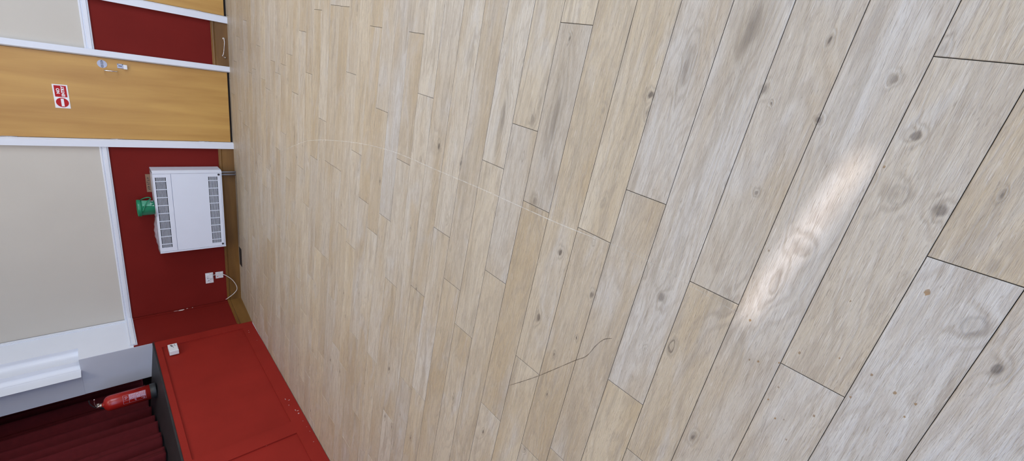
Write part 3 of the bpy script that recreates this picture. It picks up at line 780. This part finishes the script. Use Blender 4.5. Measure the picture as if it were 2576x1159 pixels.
# grey film and cardboard
mb = MB(); rr = random.Random(9)
n = 24; A = []; 
for i in range(n + 1):
    s = -2.69 + .37 * i / n
    row = []
    for j in range(7):
        d = .035 + .105 * j / 6
        row.append(mb.bm.verts.new((s + 2.5, -d, .022 * math.sin(PI * i / n) * math.sin(PI * j / 6) + .003 * math.sin(i * 1.3 + j) * math.sin(PI * j / 6) + .0012)))
    A.append(row)
for i in range(n):
    for j in range(6):
        f = mb.bm.faces.new((A[i][j], A[i + 1][j], A[i + 1][j + 1], A[i][j + 1])); f.smooth = True
gf = mb.build('plastic_bag', M['greyplastic'], None, frame=WF(-2.5, HZ1 + .0005))
md = gf.modifiers.new('thickness', 'SOLIDIFY'); md.thickness = .001
tag(gf, 'flattened grey plastic bag lying on the heater left of the tub', 'bag')
cd_ = empty('cardboard_note', WF(-1.95, HZ1 + .001, .006), 'strip of brown cardboard with writing propped behind the heater', 'cardboard')
MB().box(-.100, .105, -.0035, 0, 0, .042).build('card', M['card'], cd_)
mb = MB()
for (a, b, c_, d_) in [(-.075, .010, -.060, .030), (-.060, .030, -.066, .010), (-.045, .030, -.045, .010), (-.045, .030, -.030, .022), (-.030, .022, -.045, .018), (-.015, .010, -.010, .032),
                       (-.010, .032, -.001, .010), (.012, .032, .012, .010), (.005, .032, .022, .032), (.040, .030, .030, .022), (.030, .022, .042, .016), (.042, .016, .030, .010), (.060, .032, .060, .012), (.052, .022, .072, .024)]:
    v = Vector((c_ - a, 0, d_ - b)); u = v.normalized(); w = Vector((-u.z, 0, u.x)) * .0022
    mb.poly([(a + w.x, -.0040, b + w.z), (a - w.x, -.0040, b - w.z), (c_ - w.x, -.0040, d_ - w.z), (c_ + w.x, -.0040, d_ + w.z)])
mb.build('handwriting', M['ink'], cd_)

# ------------------------------------------------------------------ sockets and cord
so = empty('double_socket', WF(-3.228, .297), 'white double wall socket with a plug in its right half', 'socket')
mb = MB(); mb.box(-.072, .072, -.009, -.0002, 0, .084, bev=.002); pl_ = mb.build('face_plate', M['plastic'], so)
for (a, b, z0, z1) in [(-.041, -.033, .046, .056), (-.052, -.046, .030, .034), (-.028, -.022, .030, .034), (-.006, .006, .058, .064), (.060, .066, .040, .044), (-.066, -.062, .040, .044)]:
    MB().box(a, b, -.0096, -.0088, z0, z1).build('socket_hole', M['ink'], so)
for a in (-.044, .024): MB().box(a, a + .014, -.013, -.008, .062, .078, bev=.0015).build('switch', M['plastic'], so)
pg = empty('mains_plug', WF(-3.228 + .034, .297 + .034, .0092), 'white plug in the double socket with its white cord looping into the corner', 'plug')
mb = MB(); mb.prism([(-.024, -.022), (.024, -.022), (.027, -.004), (.022, .016), (.008, .026), (-.008, .026), (-.022, .016), (-.027, -.004)], 'y', -.030, 0); mb.build('plug_body', M['plastic'], pg)
sp = empty('fused_switch', WF(-3.206, .188), 'white single switched fuse plate with red light below the double socket', 'switch')
mb = MB(); mb.box(-.044, .044, -.010, -.0002, 0, .084, bev=.002); mb.build('face_plate', M['plastic'], sp)
mb = MB(); mb.box(-.022, -.013, -.0115, -.009, .056, .068, bev=.001); q = mb.build('indicator_light', M['signal'], sp); q['label'] = 'red light'
mb = MB(); mb.box(-.006, .014, -.013, -.009, .034, .060, bev=.0015); mb.build('switch', M['plastic'], sp)
for a in (.032, -.036): MB().box(a, a + .004, -.0108, -.0098, .040, .045).build('screw', M['ink'], sp)
cpts = [(-3.192, -.022, .309), (-3.188, -.026, .29), (-3.180, -.034, .25), (-3.188, -.040, .20), (-3.225, -.048, .150), (-3.29, -.052, .095), (-3.37, -.056, .058), (-3.42, -.056, .050), (-3.455, -.054, .060), (-3.50, -.050, .098), (-3.545, -.040, .152), (-3.572, -.022, .178)]
mb = MB(); mb.tube(smooth_path([(a + 3.194, b + .0092, c - .331) for a, b, c in cpts], 6), .0038, 10)
mb.build('cord', M['cable'], pg)

# floor vent by the skirting
fv = empty('floor_vent', WF(-2.945, 0, .110), 'small black vent plate in the floor near the skirting', 'vent')
mb = MB(); mb.box(-.125, .125, -.055, .055, .0005, .003); mb.build('vent_plate', M['darkgap'], fv)
mb = MB()
for k in range(9):
    x = -.108 + k * .027; mb.box(x - .004, x + .004, -.046, .046, .003, .0045)
mb.build('vent_bars', M['black'], fv)

# ------------------------------------------------------------------ rest of the room: right wall, near wall, ceiling, windows, added lamps
def pierced_wall(name, fixed, axis, lo, hi, openings, mats, label, th=.15, sgn=1):
    # openings: (a, b, z0, z1) along the wall
    mb = MB(); cuts = sorted(openings); cur = lo
    def bx_(a, b, z0, z1):
        if b - a < 1e-4 or z1 - z0 < 1e-4: return
        parts = [(z0, z1)] if not (z0 < 1.16 < z1) else [(z0, 1.16), (1.16, z1)]
        for (p, q) in parts:
            mi = 1 if q <= 1.16 else 0
            if axis == 'y': mb.box(fixed, fixed + sgn * th, a, b, p, q, mi) if sgn > 0 else mb.box(fixed - th, fixed, a, b, p, q, mi)
            else: mb.box(a, b, fixed, fixed + th, p, q, mi) if sgn > 0 else mb.box(a, b, fixed - th, fixed, p, q, mi)
    for (a, b, z0, z1) in cuts:
        bx_(cur, a, -.006, ZC); bx_(a, b, -.006, z0); bx_(a, b, z1, ZC); cur = b
    bx_(cur, hi, -.006, ZC)
    return struct(mb.build(name, mats), label)
# unseen blind gap, added and sized to lay the sun streak on the boards
T0 = Vector((-0.02, 0.150, 0)); T1 = Vector((-0.52, 0.243, 0))
def back_to_wall(P):
    k = (P.x - (XR + .0)) / SUN_DIR.x; return P - SUN_DIR * k
g0, g1 = back_to_wall(T0), back_to_wall(T1)
gz0, gz1 = min(g0.z, g1.z), max(g0.z, g1.z); gy = (g0.y + g1.y) / 2
SW = (gy - .40, gy + .55, 0.95, 2.7)
ops = [(a, b, WZ0, WZ1) for a, b in WIN_R] + [SW]; FROST = True
pierced_wall('wall_right', XR, 'y', YN, 6.4, ops, [M['cream'], M['red']], 'cream and red wall with the windows')
pierced_wall('wall_near', YN, 'x', -4.2, XR, [(a, b, WZ0, WZ1) for a, b in WIN_N], [M['cream'], M['red']], 'wall behind the viewer with windows', sgn=-1)
mb = MB(); mb.box(-7.1, XR + .15, YN - .15, 8.1, ZC, ZC + .1)
struct(mb.build('ceiling', M['ceil']), 'white ceiling of the hall')
def window(idx, axis, fixed, a, b, z0, z1, sgn):
    mb = MB(); t = .05
    def bb(p, q, r, s_, d0, d1, m_=0):
        if axis == 'y': mb.box(min(fixed + sgn * d0, fixed + sgn * d1), max(fixed + sgn * d0, fixed + sgn * d1), p, q, r, s_, m_)
        else: mb.box(p, q, min(fixed + sgn * d0, fixed + sgn * d1), max(fixed + sgn * d0, fixed + sgn * d1), r, s_, m_)
    bb(a, b, z0, z0 + t, .05, .11); bb(a, b, z1 - t, z1, .05, .11); bb(a, a + t, z0, z1, .05, .11); bb(b - t, b, z0, z1, .05, .11)
    if idx != 8: bb((a + b) / 2 - .02, (a + b) / 2 + .02, z0, z1, .05, .11)
    o = mb.build('window_%d' % idx, M['white']); struct(o, 'white framed frosted hall window')
    mb = MB(); 
    if axis == 'y': mb.box(min(fixed + sgn * .078, fixed + sgn * .082), max(fixed + sgn * .078, fixed + sgn * .082), a + t, b - t, z0 + t, z1 - t)
    else: mb.box(a + t, b - t, min(fixed + sgn * .078, fixed + sgn * .082), max(fixed + sgn * .078, fixed + sgn * .082), z0 + t, z1 - t)
    if idx != 8: mb.build('pane', M['glass'], o)
    return o
i = 1
for a, b in WIN_R: window(i, 'y', XR, a, b, WZ0, WZ1, 1); i += 1
w3 = window(8, 'y', XR, SW[0], SW[1], SW[2], SW[3], 1)
i = 5
for a, b in WIN_N: window(i, 'x', YN, a, b, WZ0, WZ1, -1); i += 1
# two unseen blinds added to trim the sun to a narrow streak
gw = .056
slope = (g1.y - g0.y) / (g1.z - g0.z)
bl = MB()
bl.box(XR - .004, XR, SW[0] - .03, gy - gw / 2, SW[2] - .05, SW[3] + .05); o = bl.build('window_blind', M['blind'])
tag(o, 'added grey blind on the near side of the sun gap', 'blind', 'added blinds on the right window')
bl = MB(); bl.box(XR - .004, XR, gy + gw / 2, SW[1] + .03, SW[2] - .05, SW[3] + .05)
o = bl.build('window_blind', M['blind']); tag(o, 'added grey blind on the far side of the sun gap', 'blind', 'added blinds on the right window')
# unseen boards added to cut the sun streak to length
bl = MB(); bl.box(XR - .012, XR - .005, gy - .2, gy + .2, gz1, SW[3] + .05); bl.box(XR - .012, XR - .005, gy - .2, gy + .2, SW[2] - .05, gz0)
o = bl.build('window_board', M['blind']); tag(o, 'added grey boards limiting the sun gap above and below', 'board')

# unseen ceiling lamps, added for warm, even light over the far boards
def added_ceiling_lamp(x, y, power, color, lab):
    e = empty('added_ceiling_light', (Vector((x, y, ZC)), 0), lab, 'light', 'added ceiling lights')
    MB().box(-.65, .65, -.11, .11, -.07, -.001, bev=.01).build('housing', M['lamp'], e)
    d = bpy.data.lights.new('fill_light', 'AREA'); d.shape = 'RECTANGLE'; d.size = 1.25; d.size_y = .18; d.energy = power; d.color = color
    o = bpy.data.objects.new('fill_light', d); COL.objects.link(o); o.parent = e; o.location = (0, 0, -.08)
WARM = (1.0, 0.90, 0.76)
for (x, y, p) in [(-1.6, 3.6, 34), (1.0, 3.6, 26), (-1.6, 0.9, 22), (1.0, 0.9, 10), (-1.6, -2.2, 8), (1.0, -2.2, 6)]:
    added_ceiling_lamp(x, y, p, WARM, 'added long white ceiling light, ' + ('left' if x < 0 else 'right') + ' one of the ' + ('far row' if y > 3 else 'middle row' if y > 0 else 'row behind the viewer'))
